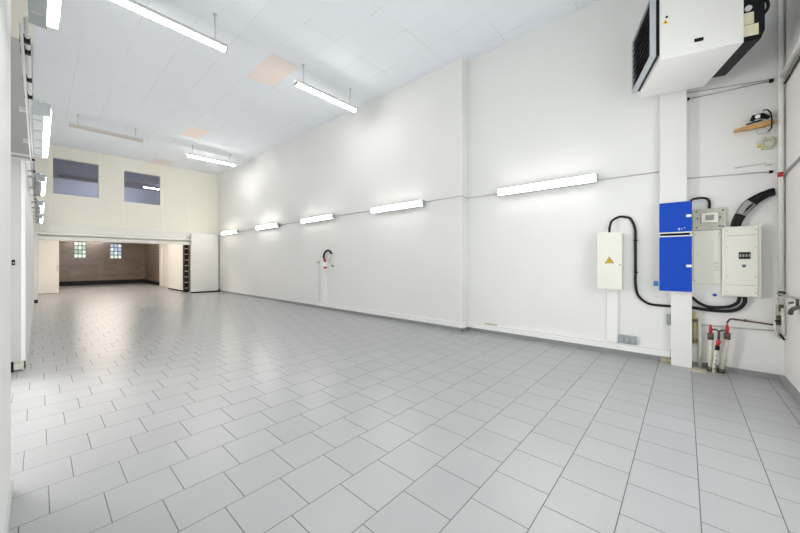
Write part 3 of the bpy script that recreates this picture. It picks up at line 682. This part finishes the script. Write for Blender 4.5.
# gas and water pipes by the floor
yp = thing('gas_pipe', (5.83, -0.115, 0), 'yellow gas pipe beside the white column', 'pipe')
MB().tube([(5.82, -0.105, 0.30), (5.82, -0.098, 0.74)], 0.012, 10).build('tube', 'yellow', yp)
MB().box(5.80, XRR, -0.125, -0.085, 0.60, 0.64).box(5.80, XRR, -0.125, -0.085, 0.33, 0.36).split('clamp', 'brass', yp)
op = thing('old_pipe', (5.83, -0.15, 0), 'thin cream pipe rising from the floor behind the yellow pipe', 'pipe')
MB().tube([(5.84, -0.155, 0.0), (5.84, -0.15, 0.64)], 0.02, 10).build('tube', 'ivory', op)
MB().tube([(5.83, -0.19, 0.035), (5.82, -0.25, 0.06), (5.80, -0.30, 0.03)], 0.025, 8, 3).build('elbow', 'brass', op)
def riser(y0, y1, zt, label, xb=5.74):
    t = thing('water_riser', (xb, y0, 0), label, 'pipe', 'white water risers with red valves')
    MB().tube([(xb, y0, 0.0), (xb, (y0+y1)/2, 0.25), (xb, y1, zt-0.16)], 0.026, 12).build('tube', 'oldpipe', t)
    v = MB().tube([(xb, y1, zt-0.17), (xb, y1, zt-0.09)], 0.031, 12).build('valve_body', 'brass', t)
    MB().tube([(xb-0.01, y1, zt-0.10), (xb-0.012, y1, zt-0.04), (xb, y1, zt+0.02)], [0.015, 0.019, 0.010], 10).build('valve_handle', 'red', v)
    MB().tube([(xb-0.005, y0, 0.0), (xb-0.005, y0-0.004, 0.05)], 0.037, 12).build('foot_collar', 'brass', t)
    MB().tube([(xb, y1, zt-0.13), (XRR, y1, zt-0.13)], 0.012, 8).build('wall_fixing', 'metal', t)
    return t
riser(-0.252, -0.250, 0.575, 'left white water riser with red valve handle')
riser(-0.345, -0.400, 0.60, 'right leaning white water riser with red valve handle')
dp = thing('drain_pipe', (5.665, -0.31, 0), 'thin speckled drain pipe with red tap between the two white risers', 'pipe')
MB().tube([(5.665, -0.275, 0.0), (5.665, -0.285, 0.14), (5.665, -0.305, 0.30)], 0.017, 10).build('tube', 'oldpipe', dp)
b = MB()
for z in (0.05, 0.11, 0.16, 0.22): b.box(5.646, 5.652, -0.283-z*0.09, -0.272-z*0.09, z, z+0.012)
b.split('rust_patch', 'blackmetal', dp)
MB().tube([(5.66, -0.307, 0.295), (5.66, -0.31, 0.35)], 0.022, 10).build('tap_body', 'blackmetal', dp)
MB().tube([(5.655, -0.312, 0.35), (5.65, -0.318, 0.40), (5.655, -0.322, 0.43)], [0.016, 0.022, 0.010], 10).build('tap_handle', 'red', dp)
MB().tube([(5.665, -0.32, 0.43), (5.665, -0.322, 0.53), (5.665, -0.29, 0.55), (5.665, -0.265, 0.545)], 0.012, 8).tube([(5.665, -0.322, 0.53), (5.665, -0.36, 0.55), (5.665, -0.385, 0.545)], 0.012, 8).build('branch', 'brass', dp)
hp = thing('copper_pipe', (5.85, -0.6, 0.65), 'thin dark copper pipe running from the right riser to the corner', 'pipe')
MB().tube([(5.74, -0.40, 0.634), (5.80, -0.418, 0.66), (5.845, -0.445, 0.675), (5.845, -0.52, 0.672), (5.848, -0.795, 0.647)], 0.010, 8, 4).build('tube', 'copper', hp)
MB().box(5.835, XRR, -0.575, -0.555, 0.655, 0.685).build('clip', 'brass', hp)
wp = MB().tube([(5.86, -0.086, 0.562), (5.862, -0.83, 0.575)], 0.008, 8).build('thin_wall_pipe', 'conduit')
tag(wp, 'thin grey pipe along the wall behind the red valve handles', 'pipe')
# patches on the floor
pf = MB(); pts = []
for a in range(14):
    an = a*2*math.pi/14; rr = 1+0.18*math.sin(a*2.3)
    pts.append((5.66+0.115*rr*math.cos(an), -0.13+0.085*rr*math.sin(an), 0.0))
pf.prism(pts, (0, 0, 0.004)); tag(pf.build('floor_patch', 'dirt'), 'pale filler patch on the floor in front of the column', 'patch')
rb = MB().prism([(5.78, 0.14, 0), (5.77, 0.20, 0), (5.80, 0.255, 0), (5.86, 0.25, 0), (5.862, 0.145, 0)], (0, 0, 0.062))
tag(rb.build('mortar_lump', 'rubble', bevel=0.012), 'stained mortar lump under the trunking left of the white column', 'lump')

# ------------------------------------------------------------ heater
hx = thing('unit_heater', (5.15, 0.02, 3.65), 'large white unit heater with black front grille hung high on the wall', 'heater')
A = Vector((4.585, 0.205, 3.65)); a = Vector((0.292, -0.956, 0)).normalized(); bdir = Vector((-a.y, a.x, 0)); Z = Vector((0, 0, 1))   # a: towards the fan end, bdir: towards the wall
XF = Matrix(((a.x, bdir.x, 0, A.x), (a.y, bdir.y, 0, A.y), (0, 0, 1, A.z), (0, 0, 0, 1)))   # local: (along a, along b, up)
LW, LD, LH = 0.69, 0.92, 0.78
bo = box(0, LW, 0, LD, 0, LH).build('body', 'white_steel', hx, 0.008, XF)
sg = MB(); sg.mi = 0
sg.prism([(0.022, 0, 0.385), (0.075, 0, 0.385), (0.049, 0, 0.43)], (0, -0.002, 0)); sg.mi = 1
sg.prism([(0.042, -0.002, 0.392), (0.057, -0.002, 0.392), (0.050, -0.002, 0.416)], (0, -0.001, 0))
sg.build('warning_sticker', [M['sign'], M['black']], bo, 0, XF)
MB().tube([(0.060, 0, 0.455), (0.060, -0.006, 0.455)], 0.012, 10).build('sensor_button', 'blackmetal', bo, 0, XF)
box(0.296, 0.372, -0.004, 0, 0.108, 0.145).build('name_plate', 'blackmetal', bo, 0.003, XF)
# grille at the front end (local -a)
box(-0.035, 0.0, 0.02, LD-0.07, 0.065, LH-0.04).build('grille_recess', 'blackmetal', hx, 0, XF)
fr = MB(); f0, f1 = -0.02, 0.84
for q in ((0.0, 0.035, 0.05, LH-0.02), (LD-0.085, LD-0.05, 0.05, LH-0.02), (0.035, LD-0.085, 0.05, 0.085), (0.035, LD-0.085, LH-0.055, LH-0.02)): fr.box(-0.085, -0.035, *q)
gf = fr.build('grille_frame', 'alu', hx, 0, XF)
for k in range(9):
    z = 0.11+k*0.072
    MB().prism([(-0.080, 0.035, z-0.01), (-0.074, 0.035, z-0.014), (-0.040, 0.035, z+0.03), (-0.046, 0.035, z+0.034)], (0, LD-0.12, 0)).build('louvre', 'blackmetal', gf, 0, XF)
# fan housing at the back end
fh = MB().prism([(LW, 0.03, 0.10), (LW, 0.10, 0.05), (LW, LD-0.1, 0.05), (LW, LD-0.03, 0.10), (LW, LD-0.03, LH-0.06), (LW, 0.03, LH-0.06)], (0.17, 0, 0)).build('fan_housing', 'blackmetal', hx, 0.006, XF)
MB().prism([(LW+0.005, 0.025, 0.185), (LW+0.085, 0.025, 0.185), (LW+0.085, 0.025, 0.305), (LW+0.005, 0.025, 0.305)], (0, 0.003, 0)).build('data_plate', 'sticker_cream', fh, 0, XF)
MB().prism([(LW+0.005, 0.025, 0.065), (LW+0.12, 0.025, 0.065), (LW+0.12, 0.025, 0.18), (LW+0.005, 0.025, 0.18)], (0, 0.003, 0)).build('data_plate', 'sticker_cream', fh, 0, XF)
MB().tube([(LW+0.04, 0.03, 0.345), (LW+0.04, 0.012, 0.345)], 0.028, 14).build('dial', 'lightgrey', fh, 0, XF)
gd = MB()
for k in range(5):
    rr = 0.08+0.06*k
    gd.tube([(LW+0.215-0.012*k, 0.45+rr*math.cos(q*math.pi/12), 0.40+rr*math.sin(q*math.pi/12)) for q in range(24)], 0.006, 6, 0, True)
for q in range(8): gd.tube([(LW+0.22, 0.45, 0.40), (LW+0.165, 0.45+0.34*math.cos(q*math.pi/4), 0.40+0.34*math.sin(q*math.pi/4))], 0.006, 6)
gd.build('fan_guard', 'blackmetal', fh, 0, XF)
MB().tube([(LW+0.15, 0.06, 0.46), (LW+0.19, 0.05, 0.40), (LW+0.20, 0.05, 0.33), (LW+0.17, 0.05, 0.27), (LW+0.14, 0.05, 0.25)], 0.014, 8, 4).build('flex_cable', 'black', fh, 0, XF)
mb = MB().box(5.50, XRR-0.02, 0.05, 0.11, 4.25, 4.31).box(5.50, XRR-0.02, 0.05, 0.11, 4.05, 4.11).box(XRR-0.02, XRR, 0.03, 0.13, 4.02, 4.35).build('wall_bracket', 'metal', hx)
